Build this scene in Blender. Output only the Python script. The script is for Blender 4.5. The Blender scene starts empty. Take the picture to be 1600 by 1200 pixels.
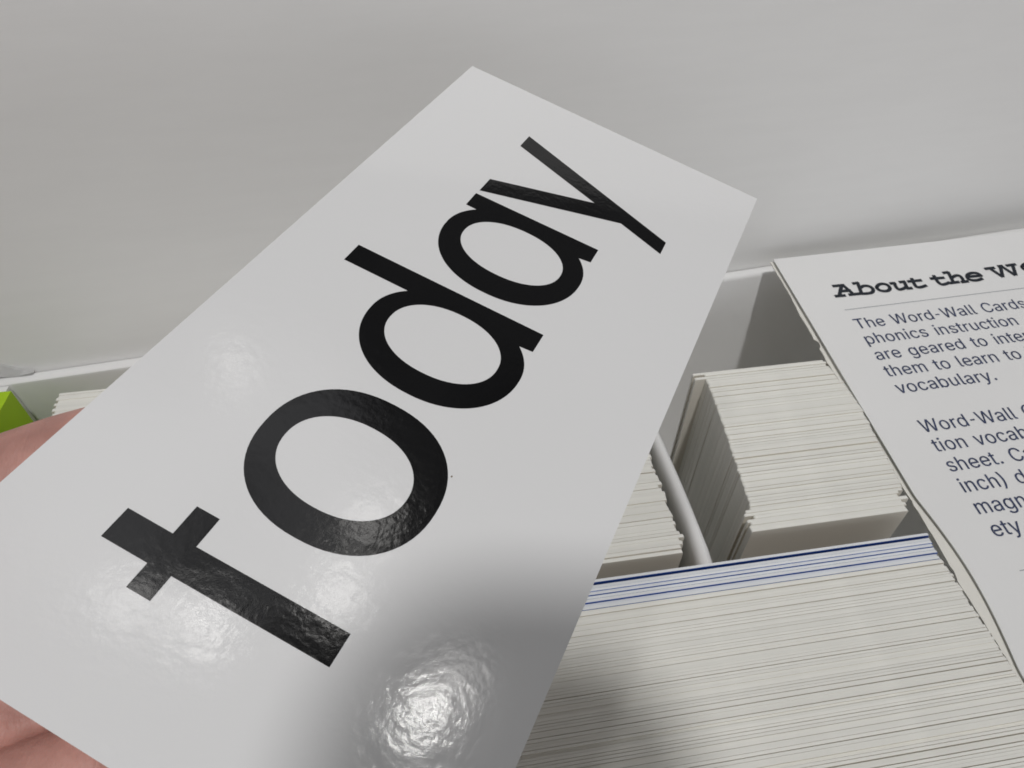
import bpy, bmesh, math, random
from mathutils import Vector, Matrix

# ------------------------------------------------------------------ scale
H = 0.14                      # camera height above the card tops, metres
Z0 = 1.65 * H                 # camera height above the table
def W(x, y, z):               # box-frame units -> metres
    return Vector((x*H, y*H, z*H + Z0))

S = bpy.context.scene
C = S.collection

# ------------------------------------------------------------------ camera
R = ((0.98730, -0.15832, 0.01316), (-0.10435, -0.70873, -0.69772), (0.11979, 0.68749, -0.71625))
cd = bpy.data.cameras.new('camera'); cam = bpy.data.objects.new('camera', cd); C.objects.link(cam)
right, down, fwd = Vector(R[0]), Vector(R[1]), Vector(R[2])
M = Matrix((right, -down, -fwd)).transposed().to_4x4(); M.translation = W(0, 0, 0)
cam.matrix_world = M
cd.sensor_width = 36; cd.lens = 36*1130/1600
cd.clip_start = 0.004; cd.clip_end = 20
cd.dof.use_dof = True; cd.dof.focus_distance = 0.105; cd.dof.aperture_fstop = 110
S.camera = cam

# ------------------------------------------------------------------ world: a dim room, brighter behind the camera
w = bpy.data.worlds.new('World'); S.world = w; w.use_nodes = True
nt = w.node_tree; N = nt.nodes; Lk = nt.links
bg = N['Background']
tc = N.new('ShaderNodeTexCoord'); sep = N.new('ShaderNodeSeparateXYZ'); Lk.new(tc.outputs['Generated'], sep.inputs[0])
def math_n(op, a, b=None):
    m = N.new('ShaderNodeMath'); m.operation = op
    for k, v in ((0, a), (1, b)):
        if v is None: continue
        if isinstance(v, (int, float)): m.inputs[k].default_value = v
        else: Lk.new(v, m.inputs[k])
    return m.outputs[0]
# wide low glow added in front of the box (-Y) to light the lid
zz = math_n('DIVIDE', sep.outputs['Z'], .42)
band = math_n('POWER', 2.71828, math_n('MULTIPLY', math_n('MULTIPLY', zz, zz), -1))
mr = N.new('ShaderNodeMapRange'); mr.interpolation_type = 'SMOOTHSTEP'; mr.inputs[1].default_value = .45; mr.inputs[2].default_value = .85
wd = N.new('ShaderNodeVectorMath'); wd.operation = 'DOT_PRODUCT'; Lk.new(tc.outputs['Generated'], wd.inputs[0]); wd.inputs[1].default_value = (-.05, -.998, 0)
Lk.new(wd.outputs['Value'], mr.inputs[0])
front_glow = math_n('MULTIPLY', math_n('MULTIPLY', band, mr.outputs[0]), .82)
ramp = N.new('ShaderNodeCombineColor')
dp = N.new('ShaderNodeVectorMath'); dp.operation = 'DOT_PRODUCT'; Lk.new(tc.outputs['Generated'], dp.inputs[0])
pd = Vector((-.04, .36, .93)).normalized(); dp.inputs[1].default_value = pd
m2 = N.new('ShaderNodeMapRange'); m2.interpolation_type = 'SMOOTHSTEP'; m2.inputs[1].default_value = .968; m2.inputs[2].default_value = .985
Lk.new(dp.outputs['Value'], m2.inputs[0])
tot = math_n('ADD', math_n('ADD', front_glow, .045), math_n('MULTIPLY', m2.outputs[0], .42))
for k in range(3): Lk.new(tot, ramp.inputs[k])
nz = N.new('ShaderNodeTexNoise'); nz.inputs['Scale'].default_value = 4.5; nz.inputs['Detail'].default_value = 3
Lk.new(tc.outputs['Generated'], nz.inputs['Vector'])
r2 = N.new('ShaderNodeValToRGB'); r2.color_ramp.elements[0].position = .42; r2.color_ramp.elements[0].color = (.35, .35, .35, 1)
r2.color_ramp.elements[1].position = .58; r2.color_ramp.elements[1].color = (1.6, 1.6, 1.65, 1)
Lk.new(nz.outputs['Fac'], r2.inputs[0])
mx = N.new('ShaderNodeMix'); mx.data_type = 'RGBA'; mx.blend_type = 'MULTIPLY'; mx.inputs[0].default_value = 1
Lk.new(ramp.outputs[0], mx.inputs[6]); Lk.new(r2.outputs[0], mx.inputs[7]); Lk.new(mx.outputs[2], bg.inputs['Color'])
bg.inputs['Strength'].default_value = 1.0

# ------------------------------------------------------------------ lamps of the room
def disk(name, loc, target, size, power, col=(1, .97, .93)):
    l = bpy.data.lights.new(name, 'AREA'); l.shape = 'DISK'; l.size = size; l.energy = power; l.color = col
    o = bpy.data.objects.new(name, l); C.objects.link(o); o.location = loc
    o.rotation_euler = (Vector(target)-Vector(loc)).to_track_quat('-Z', 'Y').to_euler()
    return o
tgt = W(.1, .6, -.7)
main_lamp = disk('ceiling_lamp', W(.1, .6, -.7) + Vector((.08, -.35, 1)).normalized()*1.7, tgt, 0.085, 12.3, (1, .99, .985))
disk('ceiling_lamp', W(.1, .6, -.7) + Vector((-.18, -.10, 1)).normalized()*1.7, tgt, 0.12, 1.7, (1, .985, .97))
def bulb(d, rad, power, dist=1.6):
    d = Vector(d).normalized()
    l = bpy.data.lights.new('ceiling_bulb', 'POINT'); l.shadow_soft_size = rad; l.energy = power; l.color = (1, .98, .95)
    o = bpy.data.objects.new('ceiling_bulb', l); C.objects.link(o); o.location = W(-.05, .3, -.5) + d*dist
bulb((.262, .040, .962), .032, 2.4)
bulb((.300, .085, .950), .045, .45)
bulb((-.02, .165, .986), .045, .8)
bulb((.150, .203, .970), .045, .7)
bulb((-.105, .195, .975), .050, .45)
bulb((.190, .290, .940), .045, .5)
bulb((-.009, .485, .875), .022, .16)

S.view_settings.view_transform = 'Standard'; S.view_settings.look = 'None'
S.view_settings.exposure = 0.06; S.view_settings.gamma = 1
try: S.view_settings.use_curve_mapping = False
except Exception: pass
S.render.engine = 'CYCLES'; S.cycles.max_bounces = 10; S.cycles.diffuse_bounces = 6
S.cycles.use_denoising = True; S.cycles.caustics_reflective = False; S.cycles.caustics_refractive = False
S.cycles.filter_width = 1.7

# ------------------------------------------------------------------ materials
def mat(name, col, rough=.6, spec=.4, bump=None, mott=None, coat=None, sss=None, objvar=0):
    m = bpy.data.materials.new(name); m.use_nodes = True
    n = m.node_tree.nodes; l = m.node_tree.links; b = n['Principled BSDF']
    b.inputs['Base Color'].default_value = (*col, 1); b.inputs['Roughness'].default_value = rough
    b.inputs['Specular IOR Level'].default_value = spec
    tc = n.new('ShaderNodeTexCoord'); src = tc.outputs['Object']
    last = None
    def scaled(sc):
        mp = n.new('ShaderNodeMapping'); mp.inputs['Scale'].default_value = sc; l.new(src, mp.inputs[0]); return mp.outputs[0]
    if mott:
        (sc, amt, det) = mott
        t = n.new('ShaderNodeTexNoise'); t.inputs['Scale'].default_value = 1; t.inputs['Detail'].default_value = det
        l.new(scaled(sc), t.inputs['Vector'])
        mr = n.new('ShaderNodeMapRange'); mr.inputs[1].default_value = .3; mr.inputs[2].default_value = .7
        mr.inputs[3].default_value = 1-amt; mr.inputs[4].default_value = 1+amt; l.new(t.outputs['Fac'], mr.inputs[0])
        last = mr.outputs[0]
    if objvar:
        oi = n.new('ShaderNodeObjectInfo'); mr = n.new('ShaderNodeMapRange'); mr.inputs[3].default_value = 1-objvar; mr.inputs[4].default_value = 1+objvar*.6
        l.new(oi.outputs['Random'], mr.inputs[0])
        if last is None: last = mr.outputs[0]
        else:
            k = n.new('ShaderNodeMath'); k.operation = 'MULTIPLY'; l.new(last, k.inputs[0]); l.new(mr.outputs[0], k.inputs[1]); last = k.outputs[0]
    if last is not None:
        k = n.new('ShaderNodeMix'); k.data_type = 'RGBA'; k.blend_type = 'MULTIPLY'; k.inputs[0].default_value = 1
        k.inputs[6].default_value = (*col, 1); l.new(last, k.inputs[7]); l.new(k.outputs[2], b.inputs['Base Color'])
    if bump:
        prev = None
        for (sc, strength, dist, det) in bump:
            t = n.new('ShaderNodeTexNoise'); t.inputs['Scale'].default_value = 1; t.inputs['Detail'].default_value = det
            l.new(scaled(sc), t.inputs['Vector'])
            bp = n.new('ShaderNodeBump'); bp.inputs['Strength'].default_value = strength; bp.inputs['Distance'].default_value = dist
            l.new(t.outputs['Fac'], bp.inputs['Height'])
            if prev: l.new(prev, bp.inputs['Normal'])
            prev = bp.outputs[0]
        l.new(prev, b.inputs['Normal'])
    if sss:
        b.inputs['Subsurface Weight'].default_value = sss; b.inputs['Subsurface Radius'].default_value = (1, .35, .2); b.inputs['Subsurface Scale'].default_value = .002
    return m
u3 = lambda s: (s, s, s)
LAM = [(u3(1500), 1, .000011, 2), ((560, 380, 560), 1, .000022, 1), ((60, 40, 60), 1, .00014, 0)]
MAT = dict(
    lam_white=mat('laminated_white', (.80, .80, .80), .12, .5, LAM),
    lam_black=mat('laminated_black', (.0075, .0075, .008), .12, .5, LAM),
    board=mat('white_coated_board', (.825, .825, .815), .42, .35, [((110, 110, 1500), .5, .00006, 3), (u3(45), .6, .0002, 2)], ((45, 45, 300), .010, 5)),
    rim=mat('white_board_fold', (.82, .82, .815), .38, .4, [(u3(180), .5, .0002, 2)]),
    edge=mat('card_stock_edge', (.79, .785, .735), .65, .25, [((40, 3000, 3000), .35, .00005, 2)], ((160, 900, 900), .03, 3), None, None, .05),
    face=mat('card_stock_face', (.78, .745, .665), .55, .3, None, ((60, 60, 60), .015, 3)),
    bedge=mat('blue_card_edge', (.775, .80, .815), .6, .25, None, ((160, 900, 900), .03, 3), None, None, .06),
    blue=mat('blue_printed_face', (.04, .15, .56), .4, .4, None, ((60, 60, 60), .1, 2)),
    back=mat('gap_darkening_back', (.24, .19, .13), .5, .3, None, ((60, 60, 60), .06, 2)),  # unseen card back made dark brown to keep the gap behind it dim
    navy=mat('dark_blue_printed_face', (.014, .065, .31), .4, .4, None, ((60, 60, 60), .1, 2)),
    paper=mat('booklet_paper', (.775, .775, .77), .6, .3, [(u3(1500), .25, .00003, 3), (u3(22), .8, .0012, 1)], ((30, 30, 30), .012, 3)),
    cream=mat('booklet_under_paper', (.77, .755, .70), .65, .25, [(u3(1500), .25, .00003, 3)], ((80, 80, 80), .02, 3)),
    ink=mat('navy_printing_ink', (.052, .066, .125), .6, .2, None, ((900, 900, 900), .35, 2)),
    ink2=mat('charcoal_heading_ink', (.022, .026, .034), .6, .2, None, ((900, 900, 900), .3, 2)),
    rule=mat('thin_grey_ink', (.30, .32, .34), .6, .2),
    green=mat('lime_green_board', (.40, .62, .02), .5, .4, [(u3(400), .3, .0001, 2)], ((50, 50, 50), .03, 2)),
    skin=mat('skin', (.55, .29, .245), .5, .4, [((420, 420, 420), .5, .0003, 4), ((2600, 700, 2600), .7, .00018, 3)], (u3(170), .16, 5), None, .12),
    wood=mat('table_wood', (.22, .15, .10), .5, .4, None, ((8, 90, 8), .2, 4)),
    black=mat('black_plastic', (.02, .02, .02), .45, .4, [(u3(2000), .3, .00004, 2)]),
    chrome=mat('dark_metal_ring', (.10, .10, .10), .3, .5),
    glass=mat('blocker_glass', (.01, .01, .015), .05, .6),
    speck=mat('brown_speck', (.18, .13, .08), .7, .2),
)

# ------------------------------------------------------------------ helpers
def obj(name, bm, m, parent=None, smooth=False):
    me = bpy.data.meshes.new(name)
    bmesh.ops.recalc_face_normals(bm, faces=bm.faces) if bm.faces else None
    bm.to_mesh(me); bm.free()
    for mm in (m if isinstance(m, (list, tuple)) else [m]): me.materials.append(mm)
    if smooth:
        for p in me.polygons: p.use_smooth = True
        me.set_sharp_from_angle(angle=.7)
    o = bpy.data.objects.new(name, me); C.objects.link(o)
    if parent: o.parent = parent
    return o
def thing(name, label, cat, loc, group=None):
    o = bpy.data.objects.new(name, None); C.objects.link(o); o.location = loc; o.empty_display_size = .01
    o['label'] = label; o['category'] = cat
    if group: o['group'] = group
    return o
def tag(o, label, cat, group=None):
    o['label'] = label; o['category'] = cat
    if group: o['group'] = group
    return o
def hexa(bm, p, mi=0):       # 8 points: bottom ring 0-3, top ring 4-7
    v = [bm.verts.new(q) for q in p]
    for f in ((3, 2, 1, 0), (4, 5, 6, 7), (0, 1, 5, 4), (1, 2, 6, 5), (2, 3, 7, 6), (3, 0, 4, 7)):
        bm.faces.new([v[i] for i in f]).material_index = mi
def box(bm, x0, x1, y0, y1, z0, z1):
    hexa(bm, [(x0, y0, z0), (x1, y0, z0), (x1, y1, z0), (x0, y1, z0), (x0, y0, z1), (x1, y0, z1), (x1, y1, z1), (x0, y1, z1)])
def bevel(bm, r, seg=2, ang=.6):
    es = [e for e in bm.edges if len(e.link_faces) == 2 and e.calc_face_angle(0) > ang]
    bmesh.ops.bevel(bm, geom=es, offset=r, segments=seg, affect='EDGES', profile=.6, clamp_overlap=True)
rnd = random.Random(11)

# ------------------------------------------------------------------ table
bm = bmesh.new(); box(bm, -.7, .9, -.5, .9, -.02, 0)
t = obj('table', bm, MAT['wood']); t['kind'] = 'structure'

# ------------------------------------------------------------------ the open card box
BX = thing('card_box', 'open white cardboard box packed with standing cards, lid raised behind', 'box', W(.45, .6, -1.65) + Vector((0, 0, .0004)))
off = BX.location.copy()
def bp(x, y, z): return W(x, y, z) - off
zb = -1.645
bm = bmesh.new(); hexa(bm, [bp(-.86, .02, zb), bp(1.76, .02, zb), bp(1.76, 1.33, zb), bp(-.86, 1.16, zb), bp(-.86, .02, zb+.02), bp(1.76, .02, zb+.02), bp(1.76, 1.33, zb+.02), bp(-.86, 1.16, zb+.02)])
obj('base', bm, MAT['board'], BX)
# back wall, a gently bowed panel with a rounded rim
def back_xy(x):               # rim line of the back wall
    t = (x+.785)/1.592
    return 1.104 + .128*t
bm = bmesh.new()
xs = [-.86 + (1.76+.86)*i/40 for i in range(41)]
prof = [(0.0, zb+.02), (0.0, -1.30), (0.0, -1.12), (0.0, -1.012), (.0014, -1.0065), (.006, -1.0030), (.014, -1.0015), (.022, -1.004), (.026, -1.014), (.026, zb+.02)]
rows = []
for x in xs:
    yb = 1.165 + .012*x
    row = []
    for (dy, z) in prof:
        k = max(0, min(1, (-1.0-z)/.645))
        y = back_xy(x)*(1-k) + max(yb, back_xy(x)-.05)*k + dy + .0012*math.sin(x*9)
        row.append(bm.verts.new(bp(x, y, z + .002*math.sin(x*5+1))))
    rows.append(row)
for a, b in zip(rows, rows[1:]):
    for i in range(len(prof)-1): bm.faces.new((a[i], b[i], b[i+1], a[i+1]))
obj('back_wall', bm, MAT['rim'], BX, True)
# left wall
bm = bmesh.new()
hexa(bm, [bp(-.875, .02, zb+.02), bp(-.792, 1.160, zb+.02), bp(-.815, 1.160, zb+.02), bp(-.90, .02, zb+.02), bp(-.875, .02, -1.0), bp(-.783, 1.098, -1.004), bp(-.806, 1.098, -1.004), bp(-.90, .02, -1.0)])
bevel(bm, .004*H); obj('side_wall', bm, MAT['board'], BX)
bm = bmesh.new(); hexa(bm, [bp(1.735, .02, zb+.02), bp(1.76, .02, zb+.02), bp(1.76, 1.17, zb+.02), bp(1.735, 1.17, zb+.02), bp(1.735, .02, -1.09), bp(1.76, .02, -1.09), bp(1.76, 1.28, -1.0), bp(1.735, 1.28, -1.0)])
obj('side_wall', bm, MAT['board'], BX)
bm = bmesh.new(); box(bm, 0, 1, 0, 1, 0, 1)
bmesh.ops.delete(bm, geom=bm.verts, context='VERTS')
hexa(bm, [bp(-.90, -.005, zb+.02), bp(1.76, -.005, zb+.02), bp(1.76, .018, zb+.02), bp(-.90, .018, zb+.02), bp(-.90, -.005, -1.1), bp(1.76, -.005, -1.1), bp(1.76, .018, -1.1), bp(-.90, .018, -1.1)])
obj('front_wall', bm, MAT['board'], BX)
# lid standing open behind the back wall
bm = bmesh.new()
nl = (Vector((-.13, 1.592, 0)).normalized())
NX, NZ = 48, 24
def lid_pt(i, j, th):
    x = -.815 + 2.58*i/NX; z = -1.012 + 1.03*j/NZ
    y = 1.131 + .1283*(x+.785)/1.592 + (z+1.0)*math.tan(math.radians(4))
    y += (.003*math.sin(2.3*x+.6)*math.sin(1.7*(z+1)) + .0008*math.sin(7*x+3*z))*max(0, min(1, (z+1.0)*5))
    return bp(x, y+th, z)
fr = [[bm.verts.new(lid_pt(i, j, 0)) for j in range(NZ+1)] for i in range(NX+1)]
bk = [[bm.verts.new(lid_pt(i, j, .02)) for j in range(NZ+1)] for i in range(NX+1)]
for i in range(NX):
    for j in range(NZ):
        bm.faces.new((fr[i][j], fr[i+1][j], fr[i+1][j+1], fr[i][j+1])); bm.faces.new((bk[i][j+1], bk[i+1][j+1], bk[i+1][j], bk[i][j]))
for i in range(NX):
    bm.faces.new((fr[i][NZ], fr[i+1][NZ], bk[i+1][NZ], bk[i][NZ])); bm.faces.new((bk[i][0], bk[i+1][0], fr[i+1][0], fr[i][0]))
for j in range(NZ):
    bm.faces.new((fr[0][j], fr[0][j+1], bk[0][j+1], bk[0][j])); bm.faces.new((bk[NX][j], bk[NX][j+1], fr[NX][j+1], fr[NX][j]))
obj('lid', bm, MAT['board'], BX, True)
# creased fold of paper at the left end of the hinge
bm = bmesh.new()
g = []
for i in range(13):
    t = i/12
    row = []
    for j in range(7):
        s = j/6
        x = -.93 + .185*t
        hgt = .048*(1-t**1.6)*(1 + .16*math.sin(t*9))
        y = back_xy(x) + .014 + .014*s + .003*math.sin(t*11)
        z = -.998 + hgt*math.sin(s*1.57) + .003*math.sin(t*14+s*5)
        row.append(bm.verts.new(bp(x, y, z)))
    g.append(row)
for a, b in zip(g, g[1:]):
    for j in range(6): bm.faces.new((a[j], b[j], b[j+1], a[j+1]))
bmesh.ops.solidify(bm, geom=bm.faces[:], thickness=.004*H)
obj('hinge_fold', bm, MAT['rim'], BX, True)
# rounded white divider between the wide and the narrow cards
bm = bmesh.new()
ring = [(-.014, zb+.03), (-.0135, -1.06), (-.013, -1.022), (-.0105, -1.011), (-.006, -1.004), (0, -1.0015), (.006, -1.004), (.0105, -1.011), (.013, -1.022), (.0135, -1.06), (.014, zb+.03)]
dr = []
for i in range(19):
    t = i/18; y = .528 + t*.60
    x = .412 - .010*t + .006*(1-t)**3*0 + .002*math.sin(t*6)
    wdt = .86 + .25*max(0, 1-t*9)
    dr.append([bm.verts.new(bp(x + dx*wdt, y, z - (.010*max(0, 1-t*14)) + .0015*math.sin(t*9))) for dx, z in ring])
for a, b in zip(dr, dr[1:]):
    for j in range(len(ring)-1): bm.faces.new((a[j], b[j], b[j+1], a[j+1]))
bm.faces.new(dr[0]); bm.faces.new(dr[-1])
obj('divider', bm, MAT['rim'], BX, True)

# ------------------------------------------------------------------ cards standing in the box
def card_mesh(name, wd, ht, th, mats, r=.0035):
    bm = bmesh.new()
    # rounded top corners, bottom edge at z = 0, x from -wd/2
    pts = [(-wd/2, 0), (wd/2, 0)]
    for k in range(5):
        a = k/4*math.pi/2; pts.append((wd/2 - r + r*math.cos(a), ht - r + r*math.sin(a)))
    for k in range(5):
        a = math.pi/2 + k/4*math.pi/2; pts.append((-wd/2 + r + r*math.cos(a), ht - r + r*math.sin(a)))
    A = [bm.verts.new((x*H, -th/2*H, z*H)) for x, z in pts]; B = [bm.verts.new((x*H, th/2*H, z*H)) for x, z in pts]
    f = bm.faces.new(A); f.material_index = 1; f = bm.faces.new(B[::-1]); f.material_index = len(mats)-1
    for i in range(len(pts)):
        j = (i+1) % len(pts); f = bm.faces.new((A[j], A[i], B[i], B[j])); f.material_index = 0
    me = bpy.data.meshes.new(name); bmesh.ops.recalc_face_normals(bm, faces=bm.faces); bm.to_mesh(me); bm.free()
    for m in mats: me.materials.append(m)
    return me
def place(me, name, x, y, ztop, ht, label, group, tilt=0, yaw=0):
    o = bpy.data.objects.new(name, me); C.objects.link(o)
    o.location = W(x, y, ztop-ht); o.rotation_euler = (tilt, 0, yaw)
    tag(o, label, 'card', group)
    return o
FLOOR = zb + .022
def stack(meshes, name, y0, y1, x_of, ztop, pitch, label, group, bands=None):
    y = y0; i = 0; n = 0; phase = 0
    gap = .0006
    while y > y1:
        if phase <= 0:
            phase = rnd.randint(4, 12); loose = rnd.choice((0, 0, .35, 1.0))
        phase -= 1
        me, th, ht = rnd.choice(meshes)
        dz = rnd.gauss(0, .0004) + (rnd.gauss(0, .0008) if loose > .3 else 0)
        gap = .00020 + abs(rnd.gauss(0, .00015)) + loose*abs(rnd.gauss(.00025, .0002)) + (.0008 if rnd.random() < .04 else 0)
        y -= th/2
        o = place(me, name, x_of((y0-y)/(y0-y1)), y, ztop+dz, ht, label, group, 0, rnd.gauss(0, .0006))
        y -= th/2 + gap; n += 1
    return n
HC = .62
# narrow cards (right back)
def xA(t):
    left = .545 - .036*t**1.3 + rnd.gauss(0, .0006)
    if t < .05: left = rnd.choice((.515, .523, .545))
    if t > .88: left = rnd.choice((.497, .503, .513, .499))
    return left + .275/2
mA = [(card_mesh('narrow_card', .275, HC, th, (MAT['edge'], MAT['face'])), th, HC) for th in (.0052, .0056, .0060)]
nA = stack(mA, 'narrow_card', .936, .576, xA, -1.0, .008, 'narrow white card standing in the right-hand back compartment beside the booklet', 'narrow white cards in the back right compartment')
# wide cards (left back), mostly under the held card and the hand
mB = [(card_mesh('wide_card', 1.060, HC, th, (MAT['edge'], MAT['face'])), th, HC) for th in (.0056, .0062, .0070)]
nB = stack(mB, 'wide_card', 1.060, .560, lambda t: -.150 + rnd.gauss(0, .0022), -1.0, .008, 'wide white card standing left of the round-edged divider, under the held card', 'wide white cards in the back left compartment')
# blue edged cards and the front block
mK = [(card_mesh('blue_card', 1.50, HC, th, (MAT['bedge'], MAT['blue'])), th, HC) for th in (.0042, .0048)]
mN = (card_mesh('blue_card', 1.50, HC, .0044, (MAT['bedge'], MAT['navy'], MAT['back'])), .0044, HC)
y = .5275
XC = .778 - .75
slope = .0
for k in range(8):
    if k == 0: me, th, ht, gap, lab = mN[0], mN[1], HC, .0030, 'dark navy card with a white edge, rearmost of the blue cards'
    else:
        me, th, ht = rnd.choice(mK); gap = (.0007, .0004, .0010, .0004, .0012, .0005, .0022)[k-1]
        lab = 'thin blue card with a pale edge standing between the white front cards and the gap'
    if k == 7: lab = 'bright blue card in front of the other blue cards, touching the white ones'
    y -= th/2
    place(me, 'blue_card', XC + .002 + rnd.gauss(0, .0012), y, -.9975 - .0012*k + (0, -.0022, 0, -.0004, -.0010, .0003, -.0012, .0032)[k], ht, lab, 'blue cards at the back of the front row')
    y -= th/2 + gap
mC = [(card_mesh('front_card', 1.50, HC, th, (MAT['edge'], MAT['face'])), th, HC) for th in (.0036, .0039, .0043)]
nC = stack(mC, 'front_card', y, .105, lambda t: XC + rnd.gauss(0, .0009), -1.0, .006, 'wide white card standing in the dense front row nearest the viewer', 'white cards in the front row')
print('cards', nA, nB, nC)

# ------------------------------------------------------------------ lime green box in the left end
bm = bmesh.new()
go = W(-.80, .6, -1.62)
hexa(bm, [W(-.872, .10, -1.615)-go, W(-.842, .10, -1.615)-go, W(-.752, 1.07, -1.615)-go, W(-.79, 1.07, -1.615)-go,
          W(-.888, .10, -.993)-go, W(-.846, .10, -.993)-go, W(-.7665, 1.072, -.993)-go, W(-.806, 1.072, -.993)-go])
bevel(bm, .006*H, 3); G = obj('green_card_case', bm, MAT['green']); G.location = go
tag(G, 'lime green card case standing against the left end of the box', 'case')

# ------------------------------------------------------------------ booklet
BS = .985
bxv, byv, bzv = Vector((1.0, .023, .008)).normalized(), None, Vector((-.006, -.101, .995)).normalized()
byv = bzv.cross(bxv).normalized(); bxv = byv.cross(bzv)
BK = thing('booklet', 'open white instruction booklet with a bold heading, lying over the right side of the box', 'booklet', W(.811*BS, 1.235*BS, -.97*BS))
BK.rotation_euler = Matrix((bxv, byv, bzv)).transposed().to_euler()
kb = BS*H
def page(name, m, a0, a1, b0, b1, z, th, jag, lift, seed):
    r = random.Random(seed); bm = bmesh.new()
    NA, NB = 30, 110
    jg = [0.0]*(NB+1); v = 0
    for j in range(NB+1):
        v = v*.75 + r.gauss(0, 1)*jag; jg[j] = v
        if name == 'under_page' and 25 <= j <= 28: jg[j] += .004 if j in (26, 27) else -.002
        if name == 'under_page' and abs(j-99) < 3: jg[j] -= .003
    def P(i, j, dz):
        t = i/NA; s = j/NB
        a = a0 + (a1-a0)*(t**1.6) + jg[j]*(1-t)**8
        b = b0 + (b1-b0)*s
        zz = z + lift(a, b) + dz
        return (a*kb, b*kb, zz*kb)
    top = [[bm.verts.new(P(i, j, th)) for j in range(NB+1)] for i in range(NA+1)]
    bot = [[bm.verts.new(P(i, j, 0)) for j in range(NB+1)] for i in range(NA+1)]
    for i in range(NA):
        for j in range(NB):
            bm.faces.new((top[i][j], top[i+1][j], top[i+1][j+1], top[i][j+1])); bm.faces.new((bot[i][j+1], bot[i+1][j+1], bot[i+1][j], bot[i][j]))
    for i in range(NA):
        for j in (0, NB): bm.faces.new((top[i][j], top[i+1][j], bot[i+1][j], bot[i][j]))
    for j in range(NB):
        for i in (0, NA): bm.faces.new((top[i][j], top[i][j+1], bot[i][j+1], bot[i][j]))
    return obj(name, bm, m, BK, True)
def lift_top(a, b):
    k = max(0, 1 - a/.045)
    return .0
page('under_page', MAT['cream'], -.0045, .86, .0, -1.04, -.0105, .0022, .0007, lambda a, b: -.0015*math.sin(-b*5)*max(0, 1-a*6), 3)
def up_left(b):              # left edge of the printed page pulls in a little towards the lower end
    s = max(0, -b-.62)
    return .016*math.sin(min(1, s/.30)*math.pi)
r = random.Random(5); bm = bmesh.new(); NA, NB = 26, 90
def PP(i, j, dz):
    t = i/NA; s = j/NB; b = -1.04*s; a0 = .0008 + up_left(b); a = a0 + (.86-a0)*t**1.4
    return (a*kb, b*kb, (-.0045 + .0040 + dz - .0035*0)*kb)
top = [[bm.verts.new(PP(i, j, 0)) for j in range(NB+1)] for i in range(NA+1)]
bot = [[bm.verts.new(PP(i, j, -.0022)) for j in range(NB+1)] for i in range(NA+1)]
for i in range(NA):
    for j in range(NB):
        bm.faces.new((top[i][j], top[i+1][j], top[i+1][j+1], top[i][j+1])); bm.faces.new((bot[i][j+1], bot[i+1][j+1], bot[i+1][j], bot[i][j]))
for i in range(NA):
    for j in (0, NB): bm.faces.new((top[i][j], top[i+1][j], bot[i+1][j], bot[i][j]))
for j in range(NB):
    for i in (0, NA): bm.faces.new((top[i][j], top[i][j+1], bot[i][j+1], bot[i][j]))
obj('printed_page', bm, MAT['paper'], BK)
ZT = -.0005 + .0006           # print lies just above the page

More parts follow.
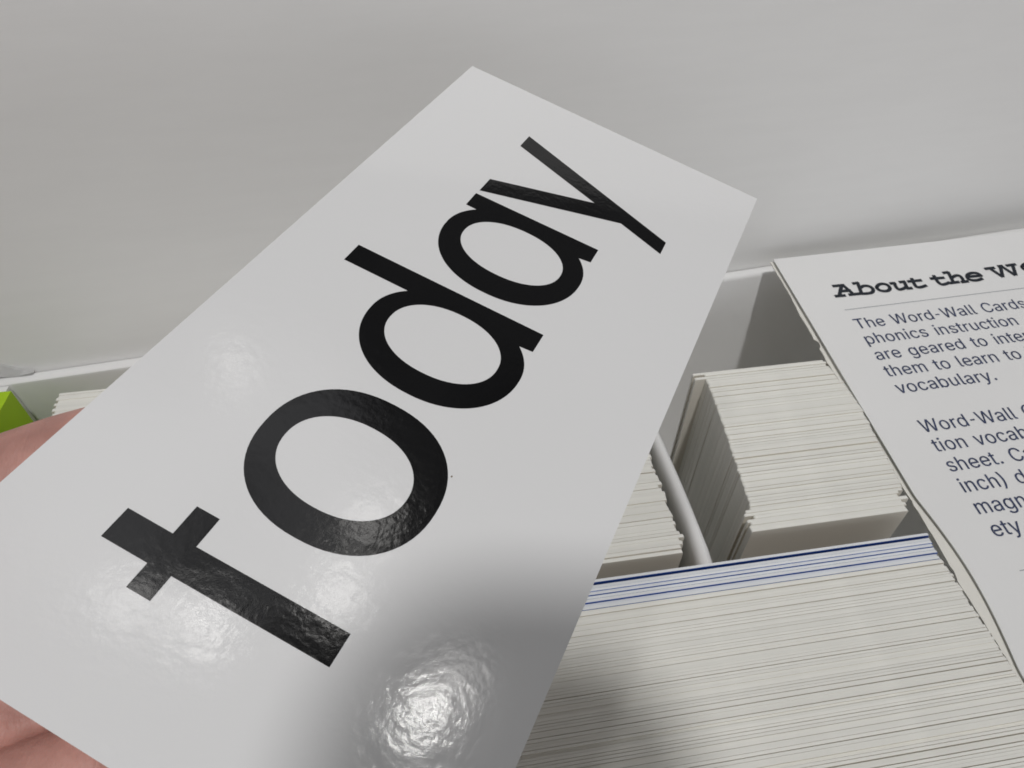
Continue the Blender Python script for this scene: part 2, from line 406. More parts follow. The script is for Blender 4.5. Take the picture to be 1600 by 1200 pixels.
GL = {"(":[273,[[89,156,89,207,89,244,93,283,101,324,108,364,119,404,132,441,145,479,160,511,177,539,196,539,216,539,236,539,219,504,204,467,191,428,178,389,168,351,161,313,155,276,151,240,151,207,151,176,154,146,160,115,166,83,176,51,188,16,201,-18,217,-56,236,-96,216,-96,196,-96,177,-96,148,-47,126,3,111,55,97,106]]],")":[273,[[57,-96,37,-96,57,-55,73,-17,86,18,98,53,107,85,113,116,119,147,122,177,122,207,122,240,118,276,112,313,105,351,95,389,82,428,70,467,55,504,37,539,57,539,77,539,97,539,113,511,128,479,142,441,155,404,165,364,173,323,180,283,184,244,184,207,184,156,177,104,161,53,146,2,125,-48,97,-96,77,-96]]],",":[188,[[53,-119,38,-119,48,-56,58,8,68,71,91,71,114,71,137,71,119,8,102,-56,84,-119,69,-119]]],"-":[453,[[263,244,337,244,337,226,337,207,337,188,263,188,188,188,114,188,114,207,114,226,114,244,188,244]]],".":[188,[[108,-4,95,-4,83,-4,72,0,63,9,54,18,50,28,50,41,50,54,54,65,63,73,72,82,83,87,95,87,108,87,119,82,128,73,137,65,141,54,141,41,141,28,137,18,128,9,119,0]]],"1":[453,[[181,0,76,0,76,18,76,36,76,55,181,55,286,55,391,55,391,36,391,18,391,0,286,0],[250,509,276,509,276,339,276,170,276,0,255,0,234,0,212,0,212,149,212,299,212,448,211,448,210,448,209,448,168,418,127,388,86,358,86,381,86,404,86,427,123,454,161,481,198,509,224,509]]],"C":[510,[[293,-7,267,-7,223,-7,184,4,150,25,116,46,89,76,70,115,50,154,40,201,40,254,40,308,50,354,70,393,89,432,116,462,150,484,184,505,223,516,267,516,293,516,317,512,340,504,363,497,384,486,402,471,420,457,436,439,448,418,460,398,468,374,473,348,451,348,430,348,408,348,404,366,398,381,389,395,381,408,370,419,357,428,345,438,331,444,315,449,300,454,284,456,267,456,236,456,208,448,184,432,159,417,139,394,125,364,111,334,103,297,103,254,103,211,111,175,125,145,140,115,159,92,184,76,209,61,236,53,267,53,284,53,300,55,315,60,331,65,345,71,357,81,370,90,381,101,389,114,398,128,404,143,408,160,430,160,451,160,473,160,469,135,460,111,448,91,436,70,421,52,402,38,384,23,363,12,341,5,318,-3]]],"T":[449,[[85,452,32,452,32,471,32,490,32,509,160,509,288,509,417,509,417,490,417,471,417,452,363,452,310,452,257,452,257,301,257,151,257,0,235,0,214,0,193,0,193,151,193,301,193,452,139,452]]],"W":[686,[[180,0,155,0,109,170,63,339,16,509,38,509,60,509,82,509,109,404,136,300,163,196,168,179,172,163,175,145,179,128,183,111,187,94,190,76,194,58,197,40,194,40,192,40,189,40,193,58,196,76,200,94,203,111,207,128,211,145,215,163,220,179,224,196,251,300,279,404,306,509,331,509,355,509,380,509,407,404,434,300,462,196,466,179,470,163,474,145,478,128,482,111,486,94,490,76,494,58,497,40,494,40,491,40,488,40,492,58,495,76,499,94,502,111,506,128,510,145,515,163,519,179,523,196,550,300,576,404,603,509,625,509,647,509,670,509,623,339,577,170,530,0,505,0,480,0,455,0,426,108,397,215,368,323,362,344,357,367,351,391,346,416,341,444,336,475,341,475,345,475,350,475,345,445,340,419,335,395,330,371,324,347,318,323,289,215,260,108,230,0,205,0]]],"a":[389,[[182,-9,160,-9,136,-9,114,-4,94,5,75,14,59,27,48,45,36,62,30,83,30,108,30,130,35,147,43,161,52,175,63,185,78,193,92,201,108,207,125,211,143,215,160,218,178,220,201,223,219,225,234,227,248,228,258,231,265,235,272,239,276,245,276,255,276,255,276,256,276,257,276,272,273,286,267,297,261,308,252,316,240,322,228,328,213,331,196,331,178,331,162,328,149,322,136,317,126,309,118,301,110,292,104,283,100,274,80,280,61,285,41,291,50,314,62,332,79,346,95,360,113,369,133,375,153,381,173,384,194,384,208,384,223,383,239,379,255,376,271,370,286,360,301,351,313,338,322,320,332,303,337,280,337,251,337,168,337,84,337,0,317,0,297,0,277,0,277,17,277,35,277,52,275,52,274,52,272,52,268,43,261,34,252,25,243,15,230,7,215,1,200,-5],[155,45,170,45,193,45,212,50,228,59,243,68,255,79,263,93,271,107,276,122,276,138,276,155,276,173,276,190,273,187,268,184,259,182,251,180,242,178,231,176,221,174,210,172,200,171,190,170,182,169,175,168,161,166,147,163,134,159,121,154,111,148,103,139,96,131,92,119,92,105,92,92,95,81,102,72,109,63,118,57,130,52,142,48]]],"b":[424,[[261,-8,229,-8,206,-8,187,-4,172,4,158,12,146,21,138,31,129,42,123,51,118,59,116,59,114,59,112,59,112,39,112,20,112,0,92,0,72,0,53,0,53,170,53,339,53,509,73,509,93,509,114,509,114,446,114,382,114,319,115,319,117,319,118,319,123,327,129,336,137,346,145,356,157,365,171,373,186,381,205,384,229,384,261,384,289,376,313,361,337,345,356,322,370,293,383,263,390,229,390,189,390,149,383,114,370,84,356,55,337,32,313,16,289,0],[197,47,220,47,244,47,263,53,279,66,295,78,308,95,316,117,324,138,328,162,328,189,328,216,324,240,316,261,308,282,296,299,280,311,264,324,244,330,220,330,197,330,177,324,161,312,145,300,133,284,125,263,117,242,113,217,113,189,113,161,117,136,125,115,133,94,146,77,162,65,178,53]]],"c":[396,[[226,-8,207,-8,173,-8,143,0,117,16,91,33,71,56,56,85,41,114,34,149,34,187,34,227,41,262,56,291,71,321,91,343,117,360,143,376,173,384,207,384,226,384,243,382,260,377,276,372,292,365,305,356,319,347,330,335,340,322,350,309,357,294,362,277,342,272,322,267,303,262,300,272,296,281,290,289,285,297,278,305,270,311,262,317,253,322,242,325,232,328,220,330,207,330,182,330,161,323,145,310,129,297,116,280,108,258,100,237,96,213,96,187,96,162,100,139,108,117,116,96,129,79,145,66,161,53,182,46,207,46,220,46,232,48,243,52,253,55,263,60,271,66,279,72,286,80,292,89,297,97,301,107,304,117,324,112,343,107,363,102,358,85,351,70,341,56,332,43,320,31,306,21,293,12,277,4,261,-1,244,-6]]],"d":[424,[[219,-8,195,-8,164,-8,136,0,111,16,87,32,68,55,55,84,41,114,34,149,34,189,34,229,41,263,55,293,69,322,88,345,112,361,136,376,164,384,196,384,219,384,238,381,253,373,268,365,279,356,287,346,296,336,302,327,306,319,308,319,309,319,311,319,311,382,311,446,311,509,331,509,351,509,372,509,372,339,372,170,372,0,352,0,332,0,313,0,313,20,313,39,313,59,311,59,309,59,307,59,302,51,295,42,287,31,278,21,267,12,252,4,238,-4],[181,47,205,47,227,47,247,53,263,65,279,77,291,94,299,115,308,136,312,161,312,189,312,217,308,242,300,263,292,284,279,300,263,312,247,324,228,330,205,330,181,330,161,324,145,311,129,299,116,282,108,261,100,240,96,216,96,189,96,162,100,138,109,117,117,95,129,78,145,66,161,53]]],"e":[404,[[238,-8,212,-8,175,-8,143,0,117,16,90,33,70,56,56,85,41,114,34,148,34,187,34,226,41,260,55,290,69,319,89,343,115,359,141,376,171,384,205,384,226,384,246,381,266,374,285,367,303,356,319,341,335,326,348,306,357,282,366,258,371,228,371,194,371,186,371,178,371,169,272,169,174,169,75,169,75,187,75,204,75,221,163,221,250,221,338,221,329,215,319,208,310,202,310,227,306,249,298,269,290,288,278,303,263,314,247,325,228,330,205,330,182,330,163,325,146,313,130,302,118,288,109,270,100,251,96,232,96,211,96,200,96,189,96,178,96,150,101,126,110,106,120,87,134,72,151,61,168,51,189,46,212,46,228,46,241,48,254,53,266,57,277,64,285,73,294,82,301,93,306,105,325,101,345,96,365,91,359,71,349,54,335,39,321,24,303,13,283,4,262,-4]]],"g":[425,[[238,-151,207,-151,179,-151,155,-147,134,-140,113,-132,96,-123,82,-110,69,-98,58,-84,51,-69,67,-60,84,-50,101,-41,107,-49,113,-57,122,-66,130,-75,141,-82,154,-88,168,-94,186,-97,207,-97,238,-97,263,-90,282,-75,302,-60,311,-37,311,-6,311,19,311,44,311,68,310,68,308,68,306,68,301,60,295,51,287,41,278,32,267,23,252,16,238,8,219,5,195,5,164,5,137,12,113,27,88,41,69,62,55,90,41,118,34,152,34,191,34,230,41,264,55,293,69,322,88,345,112,361,137,376,165,384,196,384,220,384,239,381,253,373,268,365,280,356,288,346,297,336,303,327,308,319,309,319,311,319,313,319,313,339,313,359,313,379,333,379,353,379,372,379,372,250,372,121,372,-9,372,-42,365,-69,350,-90,335,-111,316,-126,291,-136,266,-146],[181,59,205,59,228,59,248,64,264,75,280,86,292,101,300,121,308,141,312,165,312,193,312,220,308,243,300,264,292,284,280,301,264,312,248,324,228,330,205,330,181,330,161,324,145,312,129,299,117,283,109,262,100,242,96,219,96,193,96,166,100,143,109,123,117,103,129,87,145,76,162,65]]],"h":[410,[[114,249,114,227,114,151,114,76,114,0,93,0,73,0,53,0,53,170,53,339,53,509,73,509,93,509,114,509,114,435,114,361,114,287,110,287,106,287,102,287,114,322,131,347,152,362,174,377,199,384,227,384,253,384,276,379,295,369,315,358,330,342,341,321,352,299,357,273,357,240,357,160,357,80,357,0,337,0,316,0,296,0,296,78,296,157,296,235,296,265,288,288,273,304,258,321,237,329,210,329,192,329,175,325,161,317,146,309,135,298,126,283,118,267]]],"i":[167,[[73,0,53,0,53,126,53,253,53,379,73,379,93,379,114,379,114,253,114,126,114,0,93,0],[95,443,84,443,72,443,62,447,54,455,45,462,41,472,41,483,41,494,45,504,54,512,62,520,72,524,84,524,95,524,106,520,114,512,122,504,126,494,126,483,126,472,122,462,114,455,106,447]]],"k":[381,[[132,158,110,137,110,162,110,187,110,212,113,212,117,212,121,212,175,268,230,323,284,379,310,379,335,379,360,379,301,319,243,259,184,199,182,199,179,199,177,199,155,178],[73,0,53,0,53,170,53,339,53,509,73,509,93,509,114,509,114,339,114,170,114,0,93,0],[320,0,294,0,245,62,197,124,148,186,162,200,177,214,191,229,252,152,312,76,372,0,346,0]]],"l":[189,[[147,-2,139,-2,110,-2,88,5,74,20,60,35,53,57,53,84,53,226,53,367,53,509,73,509,93,509,114,509,114,372,114,235,114,99,114,81,116,69,120,62,125,55,133,52,146,52,152,52,157,52,160,53,164,53,167,54,170,54,173,37,177,20,181,3,175,1,169,0,162,-1,154,-2]]],"m":[610,[[73,0,53,0,53,126,53,253,53,379,72,379,92,379,112,379,112,351,112,323,112,295,111,295,109,295,108,295,113,316,121,332,132,346,144,359,157,369,172,376,187,383,203,386,219,386,247,386,270,378,287,361,305,344,316,322,321,295,318,295,315,295,312,295,317,313,325,329,337,343,349,357,364,367,381,375,398,382,416,386,437,386,459,386,479,381,497,372,515,362,530,348,541,328,551,309,557,285,557,255,557,170,557,85,557,0,536,0,516,0,496,0,496,85,496,169,496,254,496,281,488,301,473,313,457,325,439,330,419,330,402,330,387,327,374,320,362,313,352,303,345,290,339,278,335,263,335,247,335,165,335,82,335,0,315,0,295,0,274,0,274,87,274,173,274,260,274,281,267,298,253,311,239,324,221,330,199,330,185,330,171,327,158,320,144,313,134,303,126,289,118,276,114,258,114,238,114,159,114,79,114,0,93,0]]],"n":[410,[[114,249,114,227,114,151,114,76,114,0,93,0,73,0,53,0,53,126,53,253,53,379,72,379,92,379,112,379,112,349,112,318,112,287,109,287,106,287,102,287,114,322,131,347,152,362,174,377,199,384,227,384,253,384,276,379,295,369,314,358,330,342,341,321,352,299,357,273,357,240,357,160,357,80,357,0,337,0,316,0,296,0,296,78,296,157,296,235,296,265,288,288,273,304,258,321,237,329,210,329,192,329,175,325,161,317,146,309,135,298,126,283,118,267]]],"o":[415,[[242,-8,207,-8,173,-8,143,0,117,16,91,33,71,56,56,85,41,114,34,149,34,187,34,227,41,262,56,291,71,321,91,343,117,360,143,376,173,384,207,384,242,384,273,376,299,360,325,343,345,321,359,291,374,262,381,227,381,187,381,149,374,114,359,85,345,56,325,33,299,16,273,0],[182,46,207,46,233,46,254,53,270,66,287,79,299,96,307,117,315,139,319,162,319,187,319,213,315,236,307,258,299,280,287,297,270,310,254,323,233,330,207,330,182,330,161,323,145,310,129,297,116,280,108,258,100,237,96,213,96,187,96,162,100,139,108,117,116,96,129,79,145,66,161,53]]],"p":[424,[[73,-143,53,-143,53,31,53,205,53,379,72,379,92,379,112,379,112,359,112,339,112,319,114,319,116,319,118,319,123,327,129,336,137,346,145,356,157,365,171,373,186,381,205,384,229,384,261,384,289,376,313,361,337,345,356,322,370,293,383,263,390,229,390,189,390,149,383,114,370,84,356,55,337,32,313,16,289,0,261,-8,229,-8,206,-8,187,-4,173,4,158,12,146,21,138,31,130,42,123,51,118,59,117,59,115,59,114,59,114,-8,114,-76,114,-143,93,-143],[197,47,220,47,244,47,263,53,279,66,295,78,308,95,316,117,324,138,328,162,328,189,328,216,324,240,316,261,308,282,296,299,280,311,264,324,244,330,220,330,197,330,177,324,161,312,145,300,133,284,125,263,117,242,113,217,113,189,113,161,117,136,125,115,133,94,146,77,162,65,178,53]]],"r":[259,[[73,0,53,0,53,126,53,253,53,379,72,379,92,379,112,379,112,360,112,340,112,321,113,321,114,321,115,321,122,340,135,355,152,367,170,379,190,385,213,385,218,385,223,385,229,384,235,384,240,384,243,384,243,363,243,343,243,322,242,323,237,323,230,324,223,325,215,326,207,326,189,326,173,322,159,315,145,307,134,297,126,284,118,270,114,255,114,237,114,158,114,79,114,0,93,0]]],"s":[365,[[211,-8,182,-8,156,-8,133,-4,112,3,92,11,75,23,62,38,49,53,40,72,36,94,55,98,74,102,94,107,99,86,109,70,124,60,139,50,158,45,181,45,208,45,229,51,244,62,260,74,268,87,268,103,268,116,263,127,254,136,245,144,231,151,212,155,191,160,170,165,149,170,115,178,89,191,72,208,55,225,47,247,47,274,47,296,53,315,65,332,77,348,94,361,115,370,136,380,160,384,187,384,213,384,235,380,254,372,272,365,287,353,299,339,310,325,319,309,324,290,305,286,287,281,268,277,263,292,255,304,243,316,230,327,212,333,187,333,165,333,146,327,131,317,116,306,109,293,109,277,109,263,114,252,124,243,134,235,150,228,172,223,191,218,210,214,229,209,264,201,290,188,306,171,323,154,331,133,331,107,331,84,325,64,312,47,300,30,282,16,260,6,237,-3]]],"t":[227,[[138,379,204,379,204,362,204,344,204,327,138,327,72,327,6,327,6,344,6,362,6,379,72,379],[65,345,65,471,85,471,106,471,126,471,126,347,126,222,126,98,126,81,129,69,136,61,143,54,154,50,170,50,174,50,179,50,185,51,191,52,197,53,202,54,206,36,209,19,213,2,207,0,200,-2,192,-3,184,-4,176,-4,168,-4,136,-4,110,4,92,21,74,38,65,62,65,93,65,219]]],"u":[410,[[211,-5,182,-5,157,-5,134,0,115,11,95,21,80,37,69,59,58,80,53,107,53,139,53,219,53,299,53,379,73,379,93,379,114,379,114,301,114,222,114,144,114,114,121,91,137,75,152,58,173,50,200,50,218,50,235,54,249,62,264,70,275,81,283,97,292,112,296,131,296,153,296,228,296,304,296,379,316,379,337,379,357,379,357,253,357,126,357,0,337,0,318,0,298,0,298,31,298,61,298,92,301,92,304,92,307,92,295,57,279,32,257,17,235,2]]],"v":[389,[[184,0,163,0,114,126,66,253,17,379,40,379,62,379,84,379,111,305,138,230,165,155,174,132,181,110,187,87,193,64,199,42,206,21,198,21,191,21,184,21,191,42,197,64,203,87,209,110,216,132,224,155,251,230,278,305,305,379,327,379,349,379,371,379,323,253,275,126,226,0,205,0]]],"y":[389,[[51,-140,47,-139,52,-121,57,-103,61,-86,65,-86,68,-87,71,-87,83,-90,94,-91,104,-89,114,-87,122,-82,130,-74,138,-66,145,-53,151,-36,155,-24,159,-13,163,-1,114,126,66,252,17,379,40,379,62,379,84,379,111,305,138,230,165,155,174,132,181,109,187,87,193,64,199,42,206,21,198,21,191,21,184,21,190,42,196,64,202,87,209,110,216,132,224,155,251,230,278,305,305,379,327,379,349,379,371,379,316,234,260,88,204,-58,196,-78,187,-94,177,-107,166,-120,153,-129,139,-136,125,-142,109,-145,91,-145,81,-145,72,-144,65,-143,57,-142]]]," ":[188,[]]}
HEAD = [[[0.0971,-0.1036],[0.1218,-0.1044]],[[0.1164,-0.1046],[0.0966,-0.1341]],[[0.1197,-0.1041],[0.13,-0.135]],[[0.1044,-0.1213],[0.1281,-0.1223]],[[0.0883,-0.134],[0.109,-0.1349]],[[0.1204,-0.1347],[0.1415,-0.1348]],[[0.1448,-0.1029],[0.1564,-0.1027]],[[0.1557,-0.1026],[0.1485,-0.1359]],[[0.1406,-0.1351],[0.1497,-0.1351]],[[0.1536,-0.1186],[0.1636,-0.114],[0.1737,-0.1152],[0.1795,-0.1216],[0.1791,-0.1297],[0.1729,-0.1358],[0.1623,-0.1371],[0.1492,-0.136]],[[0.1914,-0.1225],[0.1996,-0.1156],[0.2097,-0.1141],[0.2181,-0.1185],[0.2196,-0.128],[0.2137,-0.1351],[0.2037,-0.1366],[0.1949,-0.1332],[0.191,-0.1275],[0.1914,-0.1225]],[[0.228,-0.116],[0.237,-0.1164]],[[0.237,-0.1164],[0.2346,-0.1293],[0.2377,-0.1363],[0.2472,-0.1358],[0.2574,-0.1319]],[[0.2507,-0.1154],[0.2625,-0.1152]],[[0.2608,-0.1156],[0.2578,-0.136]],[[0.2568,-0.1365],[0.2674,-0.1369]],[[0.2831,-0.1091],[0.2797,-0.1303],[0.2824,-0.1364],[0.2912,-0.1372],[0.3037,-0.1344]],[[0.2704,-0.1164],[0.3012,-0.1171]],[[0.3378,-0.1082],[0.3366,-0.1289],[0.3412,-0.1369],[0.3507,-0.1367],[0.3602,-0.134]],[[0.3262,-0.1159],[0.3567,-0.1175]],[[0.3647,-0.103],[0.376,-0.1026]],[[0.3767,-0.1027],[0.3704,-0.1352]],[[0.3622,-0.1358],[0.3828,-0.1355]],[[0.3735,-0.1212],[0.3872,-0.1156],[0.3956,-0.1173],[0.3973,-0.1249],[0.3956,-0.1365]],[[0.3899,-0.1369],[0.4043,-0.1366]],[[0.4117,-0.1234],[0.4452,-0.1246]],[[0.4449,-0.1246],[0.442,-0.1172],[0.4315,-0.1134],[0.4189,-0.1157],[0.4112,-0.1229],[0.4108,-0.1312],[0.4189,-0.136],[0.4313,-0.1365],[0.4416,-0.1339]],[[0.4678,-0.1056],[0.4897,-0.1054]],[[0.4789,-0.1059],[0.4914,-0.1348]],[[0.4928,-0.1346],[0.5071,-0.1032]],[[0.5027,-0.1029],[0.5123,-0.1031]],[[0.5098,-0.1032],[0.5229,-0.1345]],[[0.5255,-0.1343],[0.538,-0.1037]],[[0.5234,-0.1036],[0.5452,-0.1026]],[[0.5565,-0.113],[0.5662,-0.1059],[0.5771,-0.1043],[0.5855,-0.1089],[0.5857,-0.1187],[0.5784,-0.1261],[0.5676,-0.1277],[0.5586,-0.1241],[0.5553,-0.1182],[0.5565,-0.113]]]

def curve_to_obj(name, cu, m, parent, sc=None):
    tmp = bpy.data.objects.new('tmp', cu); C.objects.link(tmp)
    dg = bpy.context.evaluated_depsgraph_get(); dg.update()
    me = bpy.data.meshes.new_from_object(tmp.evaluated_get(dg)); me.name = name
    bpy.data.objects.remove(tmp); bpy.data.curves.remove(cu)
    if sc: me.transform(Matrix.Scale(sc, 4))
    me.materials.clear(); me.materials.append(m)
    o = bpy.data.objects.new(name, me); C.objects.link(o); o.parent = parent
    return o
def thicken(o, d):           # a second pass of ink a hair to the side, as heavier type
    bm = bmesh.new(); bm.from_mesh(o.data)
    g = bmesh.ops.duplicate(bm, geom=bm.verts[:]+bm.edges[:]+bm.faces[:])
    bmesh.ops.translate(bm, verts=[v for v in g['geom'] if isinstance(v, bmesh.types.BMVert)], vec=(d, d*.25, 3e-6))
    bm.to_mesh(o.data); bm.free()
def text_curve(lines, size, second=False):
    cu = bpy.data.curves.new('print', 'CURVE'); cu.dimensions = '2D'; cu.fill_mode = 'BOTH'; cu.resolution_u = 4
    cu.offset = .0000; cu.extrude = 0
    for (txt, a, b, a_end) in lines:
        kern = {c: .010 for c in GL}; kern['-'] = -.11; kern[' '] = .09
        total = sum(GL[ch][0]/1000 + kern.get(ch, 0) for ch in txt)
        sx = (a_end-a)/total if a_end else size
        x = 0
        for ch in txt:
            adv, spl = GL[ch]
            for si, sp in enumerate(spl):
                if (ch in 'tk1' and si > 0) != second: continue
                n = len(sp)//6; s = cu.splines.new('BEZIER'); s.bezier_points.add(n-1); s.use_cyclic_u = True
                for q in range(n):
                    p = s.bezier_points[q]; d = sp[q*6:q*6+6]
                    sq = .72 if ch == '-' else 1
                    f = lambda X, Y: ((a + (x + X/1000*sq)*sx)*20, (b + Y/1000*size)*20, 0)
                    p.handle_left_type = p.handle_right_type = 'FREE'
                    p.co = f(d[2], d[3]); p.handle_left = f(d[0], d[1]); p.handle_right = f(d[4], d[5])
            x += adv/1000 + kern.get(ch, 0)
    cu.offset = 0
    return cu
LS = .0434
L1 = [('The Word-Wall Cards', .0890, -.2320, .4925), ('phonics instruction', .0880, -.2320-LS, None), ('are geared to inter', .0885, -.2320-2*LS, None),
      ('them to learn to k', .0885, -.2320-3*LS, None), ('vocabulary.', .0885, -.2320-4*LS+.0005, .306)]
L2 = [('Word-Wall Ca', .0875, -.4980, None), ('tion vocabu', .0885, -.4980-LS, None), ('sheet. Ca', .0890, -.4980-2*LS, None), ('inch) dot', .0895, -.4980-3*LS, None),
      ('magn', .0900, -.4980-4*LS, None), ('ety.', .0935, -.4980-5*LS, None)]
for blk in (L1, L2):
    o = curve_to_obj('printed_text', text_curve(blk, .0545), MAT['ink'], BK, kb/20); o.location.z = ZT*kb
    o2 = curve_to_obj('cross_strokes', text_curve(blk, .0545, True), MAT['ink'], BK, kb/20)
    bm = bmesh.new(); bm.from_mesh(o.data); n0 = len(bm.verts); bm.from_mesh(o2.data); bm.verts.ensure_lookup_table()
    for q in bm.verts[n0:]: q.co.z += 1.5e-6
    bm.to_mesh(o.data); bm.free(); m2_ = o2.data; bpy.data.objects.remove(o2); bpy.data.meshes.remove(m2_)
    thicken(o, .0005*kb)
# heading drawn as slab strokes
bm = bmesh.new()
def stroke(bm, pl, hw, z, closed=False):
    pts = [Vector((a*kb, b*kb)) for a, b in pl]; n = len(pts); hw *= kb
    if closed: pts = pts[:-1]; n -= 1
    Lr = []
    for i in range(n):
        p = pts[i]
        d1 = (pts[i]-pts[i-1]).normalized() if (i > 0 or closed) else None
        d2 = (pts[(i+1) % n]-pts[i]).normalized() if (i < n-1 or closed) else None
        d = (d1+d2).normalized() if d1 and d2 else (d1 or d2)
        ext = Vector((0, 0))
        if not closed and i == 0: ext = -d*hw*.55
        if not closed and i == n-1: ext = d*hw*.55
        nn = Vector((-d.y, d.x)); sc = 1/max(.5, nn.dot(Vector((-d1.y, d1.x)))) if d1 and d2 else 1
        Lr.append((bm.verts.new((*(p+ext+nn*hw*sc), z)), bm.verts.new((*(p+ext-nn*hw*sc), z))))
    for i in range(n if closed else n-1):
        a, b = Lr[i], Lr[(i+1) % n]
        bm.faces.new((a[0], a[1], b[1], b[0]))
for k, pl in enumerate(HEAD):
    pl = [tuple(q) for q in pl]
    if len(pl) > 3:          # smooth the traced curve
        cl = pl[0] == pl[-1]; q = [Vector(p) for p in pl]; out = []
        n = len(q)-1
        for i in range(n):
            p0 = q[i-1] if i > 0 else (q[n-1] if cl else q[0]); p1 = q[i]; p2 = q[i+1]; p3 = q[i+2] if i+2 <= n else (q[1] if cl else q[n])
            for s in range(4):
                t = s/4; out.append(tuple(.5*((2*p1)+(p2-p0)*t+(2*p0-5*p1+4*p2-p3)*t*t+(3*p1-p0-3*p2+p3)*t**3)))
        out.append(pl[-1]); pl = out
    stroke(bm, pl, .0041, ZT*kb + k*1.2e-6, closed=(pl[0] == pl[-1]))
obj('printed_heading', bm, MAT['ink2'], BK)
for (a0, a1, b) in ((.088, .80, -.1762), (.0985, .80, -.7770)):
    bm = bmesh.new(); q = [bm.verts.new((x*kb, y*kb, ZT*kb)) for x, y in ((a0, b-.0007), (a1, b-.0007), (a1, b+.0007), (a0, b+.0007))]; bm.faces.new(q)
    obj('printed_rule', bm, MAT['rule'], BK)

# ------------------------------------------------------------------ the held card
cw = .45*H
CU, CV = Vector((.5622, .8261, .0386)).normalized(), Vector((.8124, -.5429, -.2129)).normalized()
CN = CU.cross(-CV).normalized(); CVv = -(CN.cross(CU)).normalized()
TLw = W(.1163, 1.0596, -.432)
KC = thing('word_card', 'large glossy white word card reading today, held up over the open box', 'card', TLw)
MC = Matrix((CU, -CVv, CN)).transposed().to_4x4()
KC.matrix_world = Matrix.Translation(TLw) @ MC
def cc(u, v): return (u*cw, -v*cw)
bm = bmesh.new()
x0, x1, yb0, yb1 = -2.0385*cw, 0.0, -1.0*cw, 0.0
TH = .00042
# far edge is very slightly skewed, as cut
hexa(bm, [(x0, yb0, -TH), (x1-.020*cw, yb0, -TH), (x1+.004*cw, yb1, -TH), (x0, yb1, -TH), (x0, yb0, 0), (x1-.020*cw, yb0, 0), (x1+.004*cw, yb1, 0), (x0, yb1, 0)])
obj('card_sheet', bm, MAT['lam_white'], KC)
def ell(cu_, cv_, a, b, n, a0=0, a1=360, steps=72):
    out = []
    for i in range(steps+1):
        t = math.radians(a0+(a1-a0)*i/steps); c, s = math.cos(t), math.sin(t)
        out.append((cu_ + a*math.copysign(abs(c)**(2/n), c), cv_ + b*math.copysign(abs(s)**(2/n), s)))
    return out
def letter(loops, lab):
    cu = bpy.data.curves.new('letter', 'CURVE'); cu.dimensions = '2D'; cu.fill_mode = 'BOTH'
    for lp in loops:
        s = cu.splines.new('POLY'); s.points.add(len(lp)-1); s.use_cyclic_u = True
        for p, (u, v) in zip(s.points, lp): p.co = (*cc(u, v), 0, 1)
    o = curve_to_obj('printed_letter', cu, MAT['lam_black'], KC)
    o.location = (0, 0, .00003); o['label'] = lab
    return o
letter([[(-1.776, .208), (-1.714, .208), (-1.714, .303), (-1.653, .303), (-1.653, .352), (-1.714, .352), (-1.712, .6625), (-1.774, .6625), (-1.775, .352), (-1.824, .352), (-1.824, .304), (-1.776, .304)]], 'black letter t')
letter([ell(-1.4445, .483, .172, .193, 2.22)[:-1], ell(-1.4475, .4775, .1025, .1375, 2.15)[:-1]], 'black letter o')
def bowl(stem0, stem1, vt, vb, cx, ax, bx_, cv_, inx, iny, icx, icv, lab):
    # outer outline: stem plus the part of the bowl left of it
    ov = ell(cx, cv_, ax, bx_, 2.15, 90, 270, 60)        # from bottom (v max) round the left to the top
    full = ell(cx, cv_, ax*.84, bx_, 2.15, 0, 360, 240)
    xs_ = stem0 + .001
    low = [p for p in full if p[1] > cv_ and cx <= p[0] <= xs_]; low.sort(key=lambda p: -p[0])
    upp = [p for p in full if p[1] < cv_ and cx <= p[0] <= xs_]; upp.sort(key=lambda p: p[0])
    out = [(stem0, vt), (stem1, vt), (stem1+.003, vb), (stem0+.004, vb)] + low + ov[1:-1] + upp
    letter([out, ell(icx, icv, inx, iny, 2.15)[:-1]], lab)
bowl(-.977, -.914, .164, .668, -1.0685, .1645, .191, .4865, .0985, .1375, -1.0685, .484, 'black letter d')
bowl(-.613, -.5545, .303, .6705, -.7055, .1675, .192, .4865, .0945, .1385, -.7055, .485, 'black letter a')
letter([[(-.216, .309), (-.402, .819), (-.457, .820), (-.409, .684), (-.538, .305), (-.475, .306), (-.376, .590), (-.278, .308)]], 'black letter y')
# specks of dirt
def speck(u, v, r):
    bm = bmesh.new(); bmesh.ops.create_circle(bm, cap_ends=True, segments=9, radius=r)
    for q in bm.verts: q.co.x *= 1.3
    o = obj('dirt_speck', bm, MAT['speck'], KC); x, y = cc(u, v); o.location = (x, y, .00004)
speck(-1.358, .664, .00011)

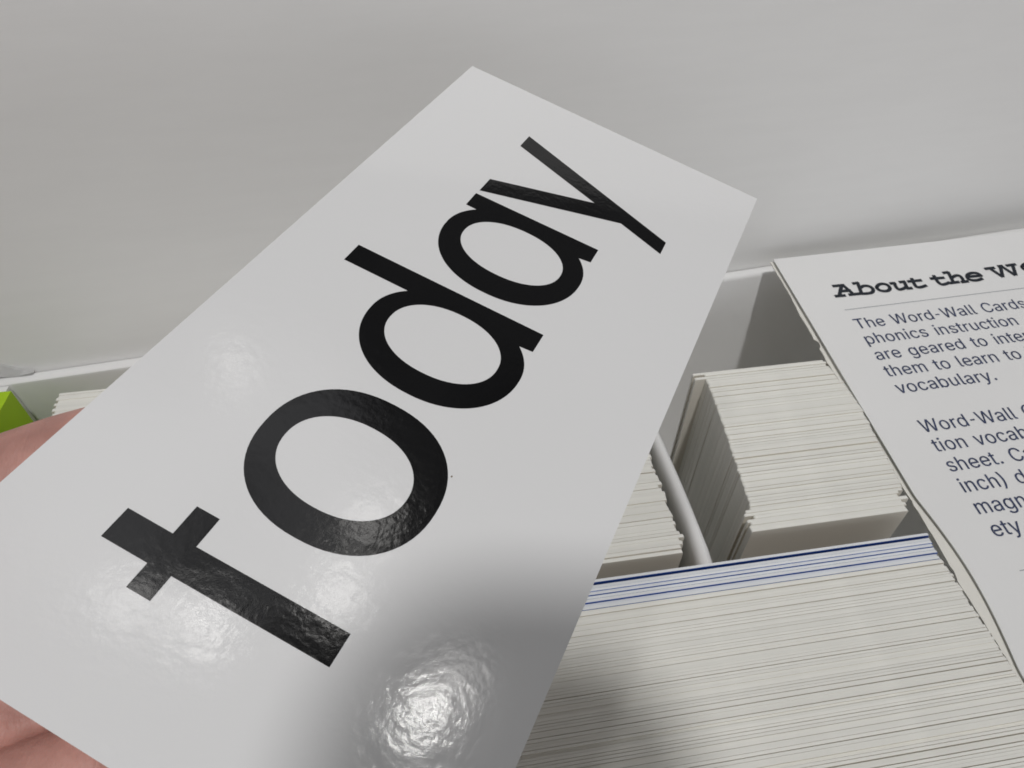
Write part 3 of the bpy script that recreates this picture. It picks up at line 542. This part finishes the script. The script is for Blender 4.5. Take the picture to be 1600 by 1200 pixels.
# ------------------------------------------------------------------ hand under the card
def tube(bm, pts, rad, seg=16, ins=5):
    P = [W(*p) for p in pts]; n = len(P)-1; cen, rr = [], []
    for i in range(n):
        p0 = P[max(0, i-1)]; p1 = P[i]; p2 = P[i+1]; p3 = P[min(n, i+2)]
        for s in range(ins):
            t = s/ins; cen.append(.5*((2*p1)+(p2-p0)*t+(2*p0-5*p1+4*p2-p3)*t*t+(3*p1-p0-3*p2+p3)*t**3)); rr.append((rad[i]*(1-t)+rad[i+1]*t)*H)
    cen.append(P[-1]); rr.append(rad[-1]*H)
    # knuckle swellings are in the radii; close both ends with hemispheres
    d = (cen[-1]-cen[-2]).normalized(); re = rr[-1]; ce = cen[-1]
    for k in range(1, 6):
        a = k/6*math.pi/2; cen.append(ce + d*re*math.sin(a)*1.1); rr.append(re*math.cos(a))
    d0 = (cen[0]-cen[1]).normalized(); rs = rr[0]; c0 = cen[0]
    for k in range(1, 6):
        a = k/6*math.pi/2; cen.insert(0, c0 + d0*rs*math.sin(a)); rr.insert(0, rs*math.cos(a))
    up = Vector((0, 0, 1)); rings = []
    for i, c in enumerate(cen):
        t = (cen[min(i+1, len(cen)-1)]-cen[max(i-1, 0)]).normalized(); s = t.cross(up).normalized(); u = s.cross(t)
        rings.append([bm.verts.new(c + (s*math.cos(2*math.pi*k/seg) + u*.93*math.sin(2*math.pi*k/seg))*rr[i]) for k in range(seg)])
    for a, b in zip(rings, rings[1:]):
        for k in range(seg): bm.faces.new((a[k], a[(k+1) % seg], b[(k+1) % seg], b[k]))
    bm.faces.new(rings[0]); bm.faces.new(rings[-1])
bm = bmesh.new()
tube(bm, [(-.80, .335, -.60), (-.563, .3855, -.545), (-.4772, .3969, -.535), (-.397, .4213, -.521), (-.3173, .4542, -.5155), (-.2718, .4708, -.5148)], (.075, .062, .057, .053, .048, .042))
tube(bm, [(-.82, .245, -.62), (-.5597, .3184, -.560), (-.4664, .3263, -.549), (-.3753, .3404, -.539), (-.2843, .3617, -.539), (-.2261, .3757, -.5405)], (.078, .062, .058, .053, .049, .043))
tube(bm, [(-.80, .160, -.63), (-.5322, .2438, -.590), (-.4443, .2520, -.590), (-.3627, .2709, -.590), (-.2847, .2901, -.588), (-.2266, .3027, -.588)], (.074, .058, .055, .051, .047, .041))
tube(bm, [(-.76, .090, -.64), (-.4928, .1645, -.588), (-.4162, .1695, -.584), (-.3367, .1850, -.5735), (-.2678, .2046, -.566)], (.066, .050, .047, .044, .038))
tube(bm, [(-.96, .14, -.64), (-.72, .17, -.58), (-.55, .215, -.475), (-.47, .262, -.425), (-.415, .288, -.412)], (.11, .085, .062, .058, .046))
tube(bm, [(-1.75, -.16, -.86), (-1.40, -.02, -.78), (-1.15, .12, -.70), (-.95, .20, -.655), (-.78, .235, -.625)], (.17, .15, .15, .145, .10))
tube(bm, [(-1.10, .20, -.70), (-.92, .31, -.645), (-.78, .335, -.61)], (.13, .11, .085))
tube(bm, [(-1.10, .03, -.72), (-.92, .08, -.68), (-.75, .105, -.645)], (.13, .105, .075))
HD = obj('hand', bm, MAT['skin'])
rm = HD.modifiers.new('r', 'REMESH'); rm.mode = 'VOXEL'; rm.voxel_size = .0010; rm.use_smooth_shade = True
sm = HD.modifiers.new('s', 'SMOOTH'); sm.iterations = 3; sm.factor = .5
dg = bpy.context.evaluated_depsgraph_get(); dg.update()
me = bpy.data.meshes.new_from_object(HD.evaluated_get(dg)); HD.modifiers.clear(); old = HD.data; HD.data = me; me.name = 'hand'; bpy.data.meshes.remove(old)
for p in me.polygons: p.use_smooth = True
tag(HD, 'bare hand reaching in from the left with its fingers under the glossy card', 'hand')

# ------------------------------------------------------------------ unseen block added between the lamp and the card to shade it
kq = .075
CM = thing('shadow_blocker', 'unseen black block added over the box to cast the soft shadow on the word card', 'camera', W(0, 0, 0))
MC2 = M.to_3x3().to_4x4(); MC2.translation = W(0, 0, 0)*(1-kq) + main_lamp.location*kq
CM.matrix_world = MC2
sc_ = 1-kq
bm = bmesh.new(); box(bm, -.0050*sc_, .0520*sc_, -.064*sc_, .0255*sc_, .0105*sc_, .021*sc_)
bmesh.ops.bevel(bm, geom=[e for e in bm.edges if abs((e.verts[0].co-e.verts[1].co).z) > .004], offset=.0190, segments=12, affect='EDGES', profile=.5)
obj('blocker_slab', bm, MAT['black'], CM)
bm = bmesh.new(); bmesh.ops.create_cone(bm, cap_ends=True, segments=32, radius1=.008, radius2=.008, depth=.004); bmesh.ops.translate(bm, verts=bm.verts, vec=(.022, -.010, .0080)); obj('lens', bm, MAT['glass'], CM)  # plain disc on the added shadow block, not a working lens
